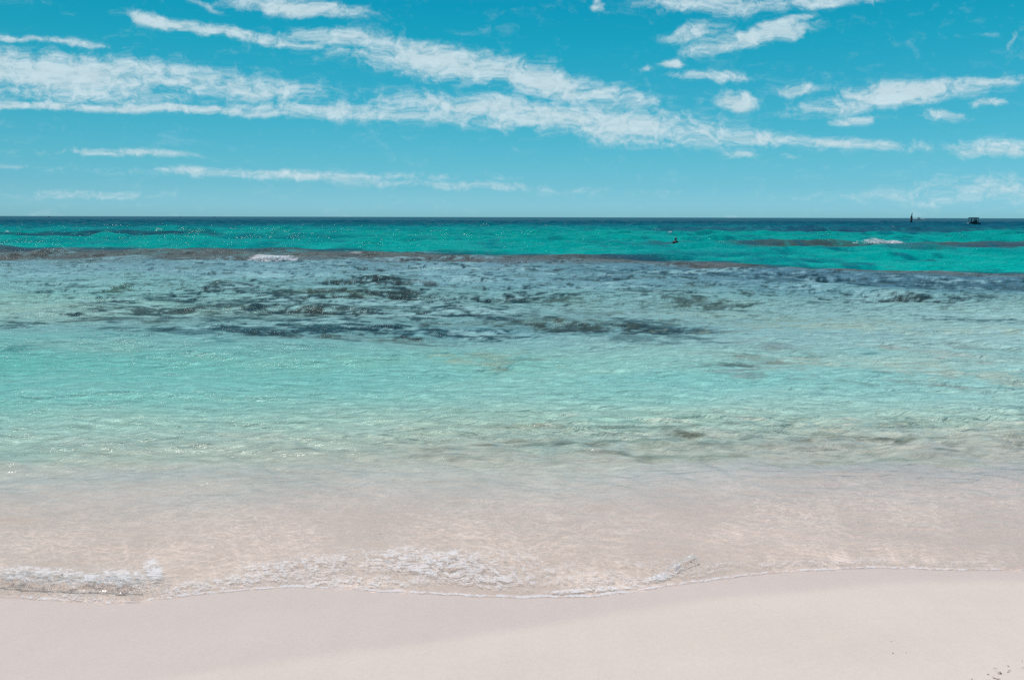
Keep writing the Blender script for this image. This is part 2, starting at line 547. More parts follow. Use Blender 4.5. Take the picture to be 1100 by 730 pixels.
# stretched patchiness (weed and coral heads on the bed), in metres
pn = fbm(X * 0.50, Y * 0.95 + 3, 5, 0.6)
pn2 = fbm(X * 1.5 + 31, Y * 3.0, 4, 0.65)
pn3 = fbm(X * 0.22 + 7, Y * 0.45, 4, 0.55)
pn4 = fbm(X * 2.4 + 3, Y * 4.2, 4, 0.7)
NAVY, BROWN, OLIVE, GREY, TEAL = (18, 48, 60), (36, 36, 28), (74, 104, 84), (128, 134, 134), (52, 122, 124)
REEF_AND_RIPPLES = [  # place, half length, half depth, tilt, colour, strength
    (50, 333, 120, 7, -2, (156, 190, 172), .85), (110, 318, 80, 2.6, 2, (132, 196, 184), .75), (490, 322, 80, 2.6, 0, (140, 190, 186), .6), (640, 330, 70, 3.4, 2, (150, 190, 184), .7), (560, 343, 70, 2.4, 0, (140, 178, 178), .6), (60, 296, 120, 4, 0, (132, 176, 184), .6),
    (45, 312, 26, 3.2, -2, NAVY, .7), (80, 305, 34, 2.4, 2, NAVY, .5), (130, 310.5, 26, 4.2, 0, OLIVE, .9), (243, 309, 32, 4.5, 1, BROWN, .8),
    (170, 320, 66, 5, 4, NAVY, .8), (112, 325, 34, 2.6, 0, BROWN, .8), (195, 333, 88, 5, -2, BROWN, .85), (255, 326, 60, 5, 0, NAVY, .8),
    (95, 344, 70, 3, -3, BROWN, .6), (18, 352, 34, 3, -9, NAVY, .7), (200, 357, 80, 4, 1, NAVY, .6), (232, 367, 32, 5, 4, TEAL, .75),
    (100, 367, 46, 2.6, -3, TEAL, .6), (22, 376, 34, 2.4, -6, TEAL, .6), (190, 344, 100, 5, 0, NAVY, .45),
    (412, 302, 38, 3.6, 1, BROWN, .95), (350, 318, 88, 5.4, 1, BROWN, .95), (430, 319, 36, 5, 3, BROWN, .9), (300, 312, 60, 3, 0, NAVY, .6),
    (350, 336, 88, 5, 2, BROWN, .9), (480, 337, 56, 5, 2, BROWN, .85), (300, 345, 80, 4, 2, NAVY, .55), (340, 355, 110, 4.4, 0, NAVY, .95), (455, 357, 80, 4.4, 3, NAVY, .95),
    (400, 366, 80, 3.4, 4, NAVY, .6), (545, 392, 22, 4, -25, TEAL, .7), (350, 378, 22, 2.4, 8, TEAL, .5), (520, 385, 60, 9, 3, (150, 172, 150), .6),
    (560, 321, 28, 3.4, 1, BROWN, .9), (600, 323, 22, 2.4, 0, BROWN, .7), (700, 316, 70, 2.6, 2, BROWN, .7), (765, 326, 56, 3, 5, BROWN, .6), (640, 300, 60, 3, 0, NAVY, .5),
    (620, 352, 60, 5, 2, BROWN, .85), (705, 352, 62, 6, 4, NAVY, .85), (560, 348, 44, 4, 2, NAVY, .8), (640, 363, 110, 4, 3, NAVY, .6), (745, 365, 50, 3, 14, NAVY, .7),
    (660, 335, 80, 4, 0, BROWN, .4), (780, 391, 26, 3, 0, BROWN, .75), (790, 400, 50, 5, 4, GREY, .7), (820, 372, 60, 6, 4, GREY, .5),
    (734, 469, 20, 4.0, 2, (112, 118, 104), .9), (765, 482, 66, 2.2, 1, (126, 128, 118), .8), (700, 479, 40, 1.8, 3, (126, 128, 118), .8), (610, 481, 34, 2.4, 0, (130, 126, 118), .8),  # ripple band strokes: bed debris, and shaded wave faces put into the colour
    (600, 461, 30, 1.8, 1, (112, 118, 104), .8), (665, 462, 40, 1.8, 2, (112, 118, 104), .8), (655, 490, 60, 1.6, 1, (134, 130, 124), .7), (570, 459, 26, 1.6, 0, (112, 122, 108), .6),
    (900, 476, 50, 2.4, -2, (126, 134, 124), .8), (955, 479, 26, 2.0, -3, (126, 134, 124), .7), (1060, 474, 50, 2.0, -3, (130, 138, 128), .6), (540, 486, 50, 1.6, 1, (140, 142, 134), .6),
    (440, 462, 60, 1.6, 2, (130, 146, 134), .5), (300, 470, 80, 1.8, -2, (140, 150, 140), .5), (10, 560, 26, 8, 0, (140, 136, 132), .7),
    (975, 321, 40, 3.4, 1, BROWN, .9), (912, 320, 26, 2.4, 0, BROWN, .7), (1055, 321, 34, 2.6, 0, BROWN, .7), (1045, 346, 56, 3.2, 3, NAVY, .75), (1010, 342, 30, 2, 0, NAVY, .5),
    (935, 378, 28, 2.6, 1, TEAL, .8), (852, 379, 22, 1.8, 3, TEAL, .6), (940, 403, 26, 2.4, 6, TEAL, .7), (1010, 414, 60, 2.6, 4, GREY, .6), (1000, 380, 60, 5, 8, (165, 170, 160), .6),
    (880, 300, 120, 4, 3, NAVY, .45), (1030, 303, 120, 6, 3, NAVY, .45), (700, 293, 140, 4, 1, NAVY, .4),
    (840, 392, 80, 8, 5, GREY, .35), (900, 352, 150, 7, 1, (164, 184, 166), .7), (980, 398, 150, 8, 5, (166, 180, 164), .7), (760, 340, 120, 5, 2, (160, 188, 172), .6),
    (840, 388, 70, 4, 8, (118, 124, 108), .6), (1040, 372, 60, 2.4, 5, (120, 134, 124), .5), (880, 410, 70, 2.4, 6, (122, 138, 128), .5), (520, 388, 60, 7, 10, (142, 170, 150), .45)]
for cx, cy, a, b, ang, colr_, amt in REEF_AND_RIPPLES:
    th = math.radians(ang)
    rx = (PX - cx) * math.cos(th) + (PY - cy) * math.sin(th)
    ry = -(PX - cx) * math.sin(th) + (PY - cy) * math.cos(th)
    m = np.abs(rx) < a * 1.8
    r = np.sqrt((rx / a) ** 2 + (ry / (b * 0.9)) ** 2)
    blend(sstep((1.0 if sum(colr_) < 200 else 0.8) - 0.72 * r + 1.5 * pn2 + 1.0 * pn + 1.0 * pn4, 0.0, 0.8) * (r < 2.6), colr_, amt)
# scattered dark flecks over the whole reef flat
zone = sstep(PY, bnd + 3, bnd + 9) * (1 - sstep(PY, 362 - np.abs(PX - 430) * 0.045, 374 - np.abs(PX - 430) * 0.045))
zone = zone * (0.45 + 0.55 * np.exp(-((PX - 430) / 330.0) ** 2)) + 0.35 * sstep(PX, 600, 850) * sstep(PY, bnd + 2, bnd + 6) * (1 - sstep(PY, 318, 328))
mass = np.exp(-((PX - 330) / 190.0) ** 2 - ((PY - 330) / 20.0) ** 2)
blend(mass * zone * sstep(pn2 * 0.8 + pn * 0.7 + 0.35, 0.0, 0.6), (58, 72, 70), 0.75)
blend(zone * sstep(pn2 * 0.7 + pn * 0.6 + pn4 * 0.8 + 0.12 * mass, 0.08, 0.38), (32, 58, 64), 0.95)
blend(zone * sstep(pn3 * 0.8 + pn4 * 0.5, 0.12, 0.4), (92, 104, 84), 0.45)
blend(zone * sstep(-pn2 * 0.6 - pn3 - pn4 * 0.6, 0.10, 0.5), (158, 200, 202), 0.8)
# brown reef crest just inside the edge of the deep
wid = np.interp(PX, [0, 250, 450, 600, 750, 900, 1100], [13, 13, 11, 8, 6, 5, 6])
crest = sstep(PY, bnd - 0.6, bnd + 1.5) * (1 - sstep(PY, bnd + wid * 0.75, bnd + wid * 1.15))
blend(crest * sstep(0.9 + pn3 + 0.7 * pn2, 0.25, 0.9), (106, 100, 92), 0.85)
blend(crest * sstep(pn2 + pn, 0.0, 0.5), (66, 60, 50), 0.8)
edge = np.exp(-((PY - bnd) / 1.5) ** 2)
blend(edge * sstep(pn3 + 0.5, 0.1, 0.6), (18, 62, 84), 0.8)
# darker bands in the deep
BANDS = [(90, 252.5, 190, 3.0, .95, (26, 76, 90)), (330, 256, 200, 1.8, .4, (8, 100, 118)), (60, 261, 90, 1.4, .35, (8, 110, 122)),
         (820, 248, 190, 3.4, .8, (34, 82, 106)), (1000, 248, 200, 4.2, .85, (34, 80, 104)), (760, 262.3, 90, 1.4, .7, (56, 92, 104)),
         (960, 264, 190, 2.6, .95, (78, 84, 80)), (1100, 265, 120, 3, .9, (70, 92, 104)), (770, 273, 90, 2.4, .5, (10, 110, 124)), (650, 262.6, 70, .9, .4, (20, 100, 112)),
         (560, 240, 400, 1.6, .5, (8, 84, 106)), (300, 243, 260, 1.3, .4, (4, 96, 112)), (850, 281, 70, 2.0, .45, (10, 104, 122))]
for cx, cy, a, b, amt, c in BANDS:
    r = np.sqrt(((PX - cx) / a) ** 2 + ((PY - cy) / b) ** 2)
    sx = 30.0 / np.maximum(Y, 1)
    blend(sstep(1.15 - r + 1.1 * fbm(X * sx * 0.25, Y * sx * 0.10 + cx, 4, 0.6), 0.0, 0.6), c, amt)
dn = fbm(X * 0.05, Y * 0.02 + 4, 5, 0.6)
dn2 = fbm(X * 0.26 + 2, Y * 0.10, 4, 0.6)
dn3 = fbm(X * 0.9 + 5, Y * 0.22, 3, 0.6)
rt = 0.5 + 0.5 * sstep(PX, 500, 900)
blend(deep * sstep(dn2 + 0.5 * dn3, 0.05, 0.45) * rt, (2, 92, 112), 0.7)
blend(deep * sstep(-dn2 - 0.5 * dn3, 0.15, 0.5) * sstep(PY, 240, 250), (10, 182, 168), 0.4)
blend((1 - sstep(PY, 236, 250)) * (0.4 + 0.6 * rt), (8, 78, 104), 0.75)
blend(deep * sstep(dn, 0.05, 0.5), (4, 112, 128), 0.35)
blend(deep * sstep(-dn, 0.1, 0.5) * sstep(PY, 242, 250), (20, 178, 162), 0.35)
rz = sstep(PY, 436, 455) * (1 - sstep(PY, 492, 506)) * (0.35 + 0.65 * sstep(PX, 380, 620))  # dark and lit faces of the ripple rows, put into the colour
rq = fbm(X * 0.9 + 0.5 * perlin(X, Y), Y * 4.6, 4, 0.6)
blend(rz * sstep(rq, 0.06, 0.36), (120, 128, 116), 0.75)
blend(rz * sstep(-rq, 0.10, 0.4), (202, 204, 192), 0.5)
# soft variation in the near turquoise
nearz = sstep(PY, 360, 380) * (1 - sstep(PY, 500, 560))
blend(nearz * sstep(pn3, 0.0, 0.5), (176, 206, 192), 0.30)
blend(nearz * sstep(-pn3, 0.0, 0.5), (104, 188, 182), 0.30)

# how much of the bed shows through: clear in the last metres
trans = 1 - sstep(dsh + 0.3 * pn3, 0.9, 5.6)
trans = np.clip(trans, 0, 1) * 0.92

# light lost where the bed half shows through is made up for in the body colour
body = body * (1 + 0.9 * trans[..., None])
nz_ = sstep(PY, 320, 400)[..., None]
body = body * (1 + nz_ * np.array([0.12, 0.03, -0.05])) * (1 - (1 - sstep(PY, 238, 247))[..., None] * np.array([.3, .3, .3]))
lum = body @ np.array([.3, .5, .2])
des = (0.08 * sstep(PY, bnd + 2, bnd + 8) * (1 - sstep(PY, 470, 500)))[..., None]
body = body * (1 - des) + lum[..., None] * des
body = body * (1 - 0.10 * (sstep(PY, 360, 380) * (1 - sstep(PY, 440, 470)) * (1 - sstep(PX, 300, 800)))[..., None])
body = body * (1 + 0.10 * (sstep(PY, 485, 510))[..., None] * np.array([1, 1, 1.0]))
midz = (sstep(PY, 425, 455) * (1 - sstep(PY, 530, 570)))[..., None]
body = body * (1 + midz * np.array([0.02, 0.01, -0.03]))
rf = (sstep(PY, bnd + 8, bnd + 14) * (1 - sstep(PY, 350, 372)))[..., None]
body = body * (1 + rf * np.array([0.02, 0.03, 0.0]))
body = np.clip(body * (1 + 0.16 * sstep(PY, 268, 300))[..., None], 0, 1)

# ---- waves
Hh = np.zeros_like(X)
OX = np.zeros_like(X)
OY = np.zeros_like(X)
warpx = X + 0.35 * perlin(X * 0.5, Y * 0.5) + 1.2 * perlin(X * 0.09 + 4, Y * 0.09)
warpy = Y + 0.35 * perlin(X * 0.5 + 9, Y * 0.5) + 1.2 * perlin(X * 0.09, Y * 0.09 + 6)
gust = 0.75 + 0.5 * fbm(X * 0.12 + 1, Y * 0.12, 2)
ampd = 0.14 + 0.60 * sstep(dsh, 1.2, 2.8) + 0.35 * sstep(dsh, 5, 30)
for i in range(66):
    lam = 0.13 * (11.0 / 0.13) ** ((i + RNG.rand()) / 66)
    th = RNG.normal(0, 0.42) + (0.25 if lam < 1 else 0.05)
    kx, ky = math.sin(th) * 2 * math.pi / lam, math.cos(th) * 2 * math.pi / lam
    amp = 0.0078 * lam ** 0.80
    if lam > 2.5:
        amp = amp * (1 + 1.8 * sstep(dsh, 45, 90))
    fade = np.clip((lam / spacing - 2.0) / 2.0, 0, 1) * ampd * gust
    shoal = 1.0 if lam < 1.6 else sstep(dsh, lam * 0.5, lam * 2.5)
    ph = kx * warpx + ky * warpy + RNG.rand() * 6.28
    s, c = np.sin(ph), np.cos(ph)
    Hh += amp * fade * shoal * s
    OX -= amp * fade * shoal * c * math.sin(th) * 0.8
    OY -= amp * fade * shoal * c * math.cos(th) * 0.8
band = sstep(PY, 440, 458) * (1 - sstep(PY, 486, 500))
rp = perlin(X * 1.7 + 0.6 * perlin(X, Y), Y * 5.5 + 0.8 * perlin(X * 1.3, Y + 3))
Hh += 0.022 * (0.25 + 0.95 * band) * (0.45 + 0.55 * sstep(PX, 420, 620)) * sstep(dsh, 1.6, 2.6) * (1 - sstep(dsh, 9, 14)) * (1 - 2.2 * np.abs(rp))
Hh += 0.018 * ampd * sstep(-spacing, -0.06, -0.02) * (np.abs(perlin(X * 2.3 + perlin(X, Y), Y * 4.2)) - 0.25) * sstep(dsh, 2, 3)

# small wave humps: place, half length, half depth, height in metres, tilt
HUMPS = [(300, 279, 110, 2.2, .30, 0), (85, 337, 100, 4.2, .17, -2), (250, 333, 100, 3.4, .15, 0), (412, 300, 34, 2.2, .14, 0), (360, 317, 90, 3, .15, 1),
         (350, 334, 90, 3, .14, 2), (520, 333, 110, 2.6, .10, 1), (130, 309, 24, 2.4, .13, 0), (243, 308, 30, 2.4, .12, 0), (700, 315, 70, 2, .09, 2),
         (640, 349, 90, 3, .09, 2), (400, 352, 160, 4, .10, 1), (960, 262.4, 130, 1.0, .28, 0), (660, 281, 80, 1.4, .18, 0), (60, 275, 80, 2, .2, 0), (975, 319, 40, 2, .07, 0),
         (430, 276, 90, 1.6, .2, 2), (850, 280, 80, 1.2, .2, 0),
         (640, 465, 60, 5, .030, 3), (740, 470, 26, 5, .035, 2), (600, 478, 110, 5, .030, 2), (760, 482, 70, 4, .030, 1), (470, 485, 90, 4, .024, 0), (900, 476, 90, 4, .024, 0), (330, 470, 120, 5, .02, -2),
         (560, 500, 110, 4, .018, 3), (220, 500, 90, 5, .016, 0), (60, 440, 120, 6, .025, -3), (200, 425, 140, 6, .03, 2), (480, 440, 120, 6, .025, 0)]
crestm = np.zeros_like(X)
for cx, cy, a, b, hgt, ang in HUMPS:
    x0, y0 = at(cx, cy)
    x1, y1 = at(cx + a, cy + a * math.tan(math.radians(ang)))
    ax = math.hypot(x1 - x0, y1 - y0)
    th = math.atan2(y1 - y0, x1 - x0)
    by = abs(at(cx, cy - b)[1] - at(cx, cy + b)[1]) * 0.5
    by = min(by, 1.6 if cy < 300 else 0.8 if cy < 370 else 0.22)
    u = (X - x0) * math.cos(th) + (Y - y0) * math.sin(th)
    v = -(X - x0) * math.sin(th) + (Y - y0) * math.cos(th)
    v = v + 0.5 * by * perlin(u / (2 * by) + cx, v * 0 + 1.5) + 0.03 * u * u / max(ax, .1)
    env = np.exp(-(u / ax) ** 2 * 1.5) * (0.7 + 0.5 * perlin(u / (1.2 * by) + cx * 3, v * 0.0))
    prof = np.where(v < 0, np.exp(-(v / (0.6 * by)) ** 2), np.exp(-(v / (1.4 * by)) ** 2))
    Hh += hgt * env * prof
    if cy < 400:
        crestm = np.maximum(crestm, np.clip(env * prof, 0, 1))

# ---- the swash at the edge
foam = np.zeros_like(X)
film = 0.009 * sstep(dsh, -0.03, 0.07) + 0.006 * sstep(dsh, 0.05, 0.5) - 0.02 * sstep(-dsh, 0.01, 0.1)
lip = 0.005 * np.exp(-((dsh - 0.035) / 0.02) ** 2) * (0.6 + 0.8 * perlin(X * 3.1, X * 0 + 2))
edge_on = np.interp(PX, [0, 150, 200, 330, 470, 640, 700, 800, 1100], [.7, .7, .95, .9, 1.05, 1.1, .95, .85, .8])
foam += edge_on * np.exp(-((dsh - 0.014) / 0.016) ** 2) * (1.0 + 0.6 * fbm(X * 4.0, X * 0 + 5, 3))
fx = X * 1.0
film_amp = fbm(X * 3.5, Y * 5.0, 3)
Hh = Hh * sstep(dsh, 0.05, 0.5) + film + lip + 0.0035 * film_amp * sstep(dsh, 0.05, 0.4) * (1 - sstep(dsh, 2.5, 4))

# foam laid over the thin swash: place, half length, half depth, tilt, cover
FOAM = [(320, 612, 100, 15, -6, .58), (470, 606, 110, 20, 4, .66), (520, 622, 90, 14, 3, .62), (260, 624, 60, 10, -8, .60), (390, 626, 90, 9, 0, .58),
        (620, 622, 110, 16, 5, .46), (560, 600, 50, 8, 10, .45), (760, 612, 60, 8, -10, .42), (900, 604, 120, 5, -2, .42), (1040, 606, 90, 4, 0, .40), (700, 606, 60, 8, 0, .38),
        (60, 617, 90, 8, 2, .66), (120, 622, 60, 12, 0, .74), (95, 645, 90, 6, 2, .50), (165, 615, 16, 12, 60, .85), (200, 634, 40, 10, -10, .6),
        (706, 622, 26, 5, -12, .80), (732, 608, 20, 3.2, -42, .74), (640, 634, 60, 3, -4, .8), (700, 600, 200, 18, 0, .25), (300, 600, 260, 16, 0, .25)]
for cx, cy, a, b, ang, cov in FOAM:
    th = math.radians(ang)
    rx = (PX - cx) * math.cos(th) + (PY - cy) * math.sin(th)
    ry = -(PX - cx) * math.sin(th) + (PY - cy) * math.cos(th)
    r = np.sqrt((rx / a) ** 2 + (ry / b) ** 2) + 0.35 * fbm(X * 2.2 + cx, Y * 3.0, 3)
    foam = np.maximum(foam, cov * (1 - sstep(r, 0.45, 1.35)) * sstep(dsh, 0.0, 0.02))
# glassy curl at the left end and the little one on the right
CURLS = [(at(-60, 628), at(178, 634), 0.045, 0.09), (at(696, 628), at(748, 601), 0.022, 0.03)]
for (x0, y0), (x1, y1), hgt, wdt in CURLS:
    ln_ = math.hypot(x1 - x0, y1 - y0)
    ex, ey = (x1 - x0) / ln_, (y1 - y0) / ln_
    u = (X - x0) * ex + (Y - y0) * ey
    v = -(X - x0) * ey + (Y - y0) * ex + 0.8 * wdt * perlin(u * 2.2 + 2, u * 0 + hgt * 50) + 0.5 * wdt * perlin(u * 7.3, u * 0 + 2.2)
    env = sstep(u, 0, 0.35 * ln_ * .5) * (1 - sstep(u, ln_ * 0.93, ln_))
    env = env * (0.75 + 0.9 * perlin(u * 3.0 + 3, u * 0 + 4) + 0.4 * perlin(u * 11.0 + 3, u * 0 + 4))
    prof = np.where(v < 0, np.exp(-(v / (0.35 * wdt)) ** 2), np.exp(-(v / (1.5 * wdt)) ** 2))
    rag = 1 + 0.55 * fbm(X * 13, Y * 15, 3, .7) * sstep(prof, 0.1, 0.5)
    Hh += hgt * env * prof * rag
    OY -= 0.5 * hgt * env * prof * rag * (prof > 0.3)
    foam = np.maximum(foam, env * sstep(prof, 0.30, 0.85) * 0.66)
# broken water out on the reef
for cx, cy, a, b, cov in ((292, 278.5, 27, 3.2, 1.1), (340, 277.5, 30, 1.6, .6), (945, 261.8, 28, 1.0, 1.05), (1018, 262, 13, .7, .9), (890, 289.6, 8, .9, .9),
                          (600, 279.5, 30, 1.0, .55), (730, 280, 40, .8, .4), (8, 250, 3, .8, .8), (180, 251, 3, .6, .7), (1000, 280, 10, .5, .7), (455, 303, 20, .8, .4), (383, 274, 10, 1.0, .6)):
    r = np.sqrt(((PX - cx) / a) ** 2 + ((PY - cy) / b) ** 2) + 0.5 * fbm(X * 0.8, Y * .4, 3)
    foam = np.maximum(foam, cov * (1 - sstep(r, 0.4, 1.2)))
# sparse whitecap flecks
flk = perlin(X * 0.9, Y * 0.35) * perlin(X * 0.21, Y * 0.11 + 4)
foam = np.maximum(foam, 0.8 * sstep(flk, 0.42, 0.60) * sstep(PY, 236, 240) * (1 - sstep(PY, 280, 300)))

V = np.stack([X + OX * sstep(dsh, .5, 2), Y + OY * sstep(dsh, -.1, .3), Hh], -1).reshape(-1, 3)

sea_mat, N, L = new_mat('sea_water')
geo = N.new('ShaderNodeNewGeometry')
pos = geo.outputs['Position']
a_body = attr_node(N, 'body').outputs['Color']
a_trans = attr_node(N, 'clear').outputs['Fac']
a_foam = attr_node(N, 'foam').outputs['Fac']
a_far = attr_node(N, 'far').outputs['Fac']
a_chop = attr_node(N, 'chop').outputs['Fac']
# ripples too fine for the mesh
r1 = noise_node(N, L, mapping(N, L, pos, (1.0, 1.7, 1), 0.2), 9.0, 4, 0.6, 0.3).outputs['Fac']
r2 = noise_node(N, L, mapping(N, L, pos, (1.0, 1.6, 1), -0.3), 2.2, 5, 0.62, 0.3).outputs['Fac']
r3 = noise_node(N, L, mapping(N, L, pos, (0.6, 1.0, 1), 0.1), 0.55, 5, 0.6, 0.2).outputs['Fac']
b1 = N.new('ShaderNodeBump')
b1.inputs['Distance'].default_value = 0.03
L.new(r1, b1.inputs['Height'])
L.new(a_chop, b1.inputs['Strength'])
b2 = N.new('ShaderNodeBump')
b2.inputs['Distance'].default_value = 0.22
L.new(r2, b2.inputs['Height'])
a_rough = attr_node(N, 'rough').outputs['Fac']
L.new(math_node(N, L, 'MULTIPLY', a_rough, smooth(N, L, a_far, 0.0, 0.35, 0.05, 0.75, 'LINEAR')), b2.inputs['Strength'])
L.new(b1.outputs[0], b2.inputs['Normal'])
b3 = N.new('ShaderNodeBump')
b3.inputs['Distance'].default_value = 0.9
L.new(r3, b3.inputs['Height'])
L.new(math_node(N, L, 'MULTIPLY', a_rough, smooth(N, L, a_far, 0.25, 0.7, 0.0, 0.7, 'LINEAR')), b3.inputs['Strength'])
L.new(b2.outputs[0], b3.inputs['Normal'])
nrm = b3.outputs[0]
# body light is shaded by the small waves
d1 = noise_node(N, L, mapping(N, L, pos, (0.8, 2.0, 1), 0.15), 2.6, 5, 0.62, 0.6).outputs['Fac']
bd = N.new('ShaderNodeBump')
bd.inputs['Distance'].default_value = 0.24
L.new(d1, bd.inputs['Height'])
L.new(a_chop, bd.inputs['Strength'])
# caustic light lines from noise, put into the water's see-through colour
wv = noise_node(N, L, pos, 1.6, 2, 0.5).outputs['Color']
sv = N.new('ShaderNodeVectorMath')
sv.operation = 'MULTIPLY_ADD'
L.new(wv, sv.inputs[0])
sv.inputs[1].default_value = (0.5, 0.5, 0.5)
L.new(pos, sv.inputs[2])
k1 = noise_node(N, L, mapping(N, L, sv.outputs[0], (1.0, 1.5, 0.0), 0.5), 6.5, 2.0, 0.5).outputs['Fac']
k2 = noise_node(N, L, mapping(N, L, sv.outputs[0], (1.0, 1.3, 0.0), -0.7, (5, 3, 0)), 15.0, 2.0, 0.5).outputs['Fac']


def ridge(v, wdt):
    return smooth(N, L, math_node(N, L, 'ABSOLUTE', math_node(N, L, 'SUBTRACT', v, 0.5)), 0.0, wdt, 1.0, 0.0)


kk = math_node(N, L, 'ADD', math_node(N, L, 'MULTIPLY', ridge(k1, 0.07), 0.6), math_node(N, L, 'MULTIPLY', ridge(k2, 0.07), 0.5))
painted_caustic = math_node(N, L, 'MULTIPLY_ADD', math_node(N, L, 'MULTIPLY', kk, smooth(N, L, noise_node(N, L, pos, 1.1, 3, 0.6).outputs['Fac'], 0.38, 0.62, 0.3, 1.2)), 0.24, 0.92)
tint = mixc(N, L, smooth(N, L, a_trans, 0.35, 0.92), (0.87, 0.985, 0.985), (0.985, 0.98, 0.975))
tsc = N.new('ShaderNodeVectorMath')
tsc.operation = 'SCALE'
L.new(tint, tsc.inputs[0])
L.new(painted_caustic, tsc.inputs['Scale'])
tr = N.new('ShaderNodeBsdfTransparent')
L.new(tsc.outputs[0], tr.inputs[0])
mott = noise_node(N, L, mapping(N, L, pos, (1.0, 1.8, 1), 0.1), 4.5, 5, 0.7, 0.4).outputs['Fac']  # shading of the small waves, put into the body colour as noise
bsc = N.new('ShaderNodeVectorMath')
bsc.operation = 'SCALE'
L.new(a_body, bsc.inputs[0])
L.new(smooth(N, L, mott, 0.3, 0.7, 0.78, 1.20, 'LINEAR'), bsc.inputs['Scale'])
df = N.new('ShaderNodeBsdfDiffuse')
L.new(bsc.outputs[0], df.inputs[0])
L.new(bd.outputs[0], df.inputs['Normal'])
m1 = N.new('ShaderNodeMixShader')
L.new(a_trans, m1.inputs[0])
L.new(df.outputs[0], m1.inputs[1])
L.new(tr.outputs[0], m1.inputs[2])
gl = N.new('ShaderNodeBsdfGlossy')
gl.inputs['Roughness'].default_value = 0.09
L.new(nrm, gl.inputs['Normal'])
fr = N.new('ShaderNodeFresnel')
fr.inputs['IOR'].default_value = 1.33
L.new(nrm, fr.inputs['Normal'])
fcap = math_node(N, L, 'MULTIPLY', fr.outputs[0], smooth(N, L, a_far, 0.02, 0.26, 0.88, 0.28, 'LINEAR'))
m2 = N.new('ShaderNodeMixShader')
L.new(fcap, m2.inputs[0])
L.new(m1.outputs[0], m2.inputs[1])
L.new(gl.outputs[0], m2.inputs[2])
# lacy foam
fw = noise_node(N, L, pos, 4.0, 3, 0.6).outputs['Color']
fv = N.new('ShaderNodeVectorMath')
fv.operation = 'MULTIPLY_ADD'
L.new(fw, fv.inputs[0])
fv.inputs[1].default_value = (0.22, 0.22, 0.0)
L.new(pos, fv.inputs[2])
l1 = noise_node(N, L, mapping(N, L, fv.outputs[0], (0.7, 1.3, 0)), 11.0, 4, 0.65, 0.6).outputs['Fac']
l2 = noise_node(N, L, mapping(N, L, fv.outputs[0], (0.8, 1.2, 0), 0.6, (3, 9, 0)), 27.0, 3, 0.6, 0.5).outputs['Fac']
lace = math_node(N, L, 'ADD', math_node(N, L, 'MULTIPLY', ridge(l1, 0.09), 0.46), math_node(N, L, 'MULTIPLY', ridge(l2, 0.09), 0.26))
fnz = noise_node(N, L, pos, 70.0, 4, 0.75).outputs['Fac']
fsum = math_node(N, L, 'ADD', lace, math_node(N, L, 'MULTIPLY', fnz, 1.0))
ff = smooth(N, L, math_node(N, L, 'ADD', fsum, a_foam), 1.26, 1.84, 0.0, 0.80)
ff = math_node(N, L, 'MULTIPLY', ff, smooth(N, L, a_foam, 0.05, 0.4))
fd = N.new('ShaderNodeBsdfDiffuse')
fd.inputs[0].default_value = (0.90, 0.86, 0.85, 1)
fb = N.new('ShaderNodeBump')
fb.inputs['Distance'].default_value = 0.01
fb.inputs['Strength'].default_value = 0.25
L.new(fsum, fb.inputs['Height'])
L.new(fb.outputs[0], fd.inputs['Normal'])
ft = N.new('ShaderNodeBsdfTranslucent')
ft.inputs[0].default_value = (0.84, 0.79, 0.77, 1)
fm = N.new('ShaderNodeMixShader')
fm.inputs[0].default_value = 0.2
L.new(fd.outputs[0], fm.inputs[1])
L.new(ft.outputs[0], fm.inputs[2])
m3 = N.new('ShaderNodeMixShader')
L.new(ff, m3.inputs[0])
L.new(m2.outputs[0], m3.inputs[1])
L.new(fm.outputs[0], m3.inputs[2])
out = N.new('ShaderNodeOutputMaterial')
L.new(m3.outputs[0], out.inputs[0])

me = make_mesh('sea', V, grid_faces(len(rows), len(sc_)), sea_mat)
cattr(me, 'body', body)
fattr(me, 'clear', trans)
fattr(me, 'foam', foam)
fattr(me, 'far', np.clip(np.log10(np.maximum(Y, 10) / 10) / 2, 0, 1))
patch = 0.30 + 0.9 * sstep(fbm(X * 0.16 + 3, Y * 0.10, 3), 0.05, 0.5)
fattr(me, 'chop', 0.15 + 0.2 * sstep(dsh, 0.3, 1.5) + 0.5 * sstep(dsh, 2, 4.5) + 0.3 * sstep(dsh, 8, 20))
fattr(me, 'rough', np.clip(np.maximum(crestm * 1.9, patch), 0, 1.6))
link('sea', me, kind='structure')


# ------------------------------------------------------------------ broken water as clumps of froth
foam_mat, N, L = new_mat('froth')
gp = N.new('ShaderNodeNewGeometry')
fn = noise_node(N, L, gp.outputs['Position'], 40.0, 3, 0.6).outputs['Fac']
fc = mixc(N, L, fn, (0.93, 0.93, 0.93), (0.97, 0.97, 0.97))
bs = N.new('ShaderNodeBsdfDiffuse')
L.new(fc, bs.inputs[0])
bt = N.new('ShaderNodeBsdfTranslucent')
L.new(fc, bt.inputs[0])
bm_ = N.new('ShaderNodeMixShader')
bm_.inputs[0].default_value = 0.4
L.new(bs.outputs[0], bm_.inputs[1])
L.new(bt.outputs[0], bm_.inputs[2])
out = N.new('ShaderNodeOutputMaterial')
L.new(bm_.outputs[0], out.inputs[0])

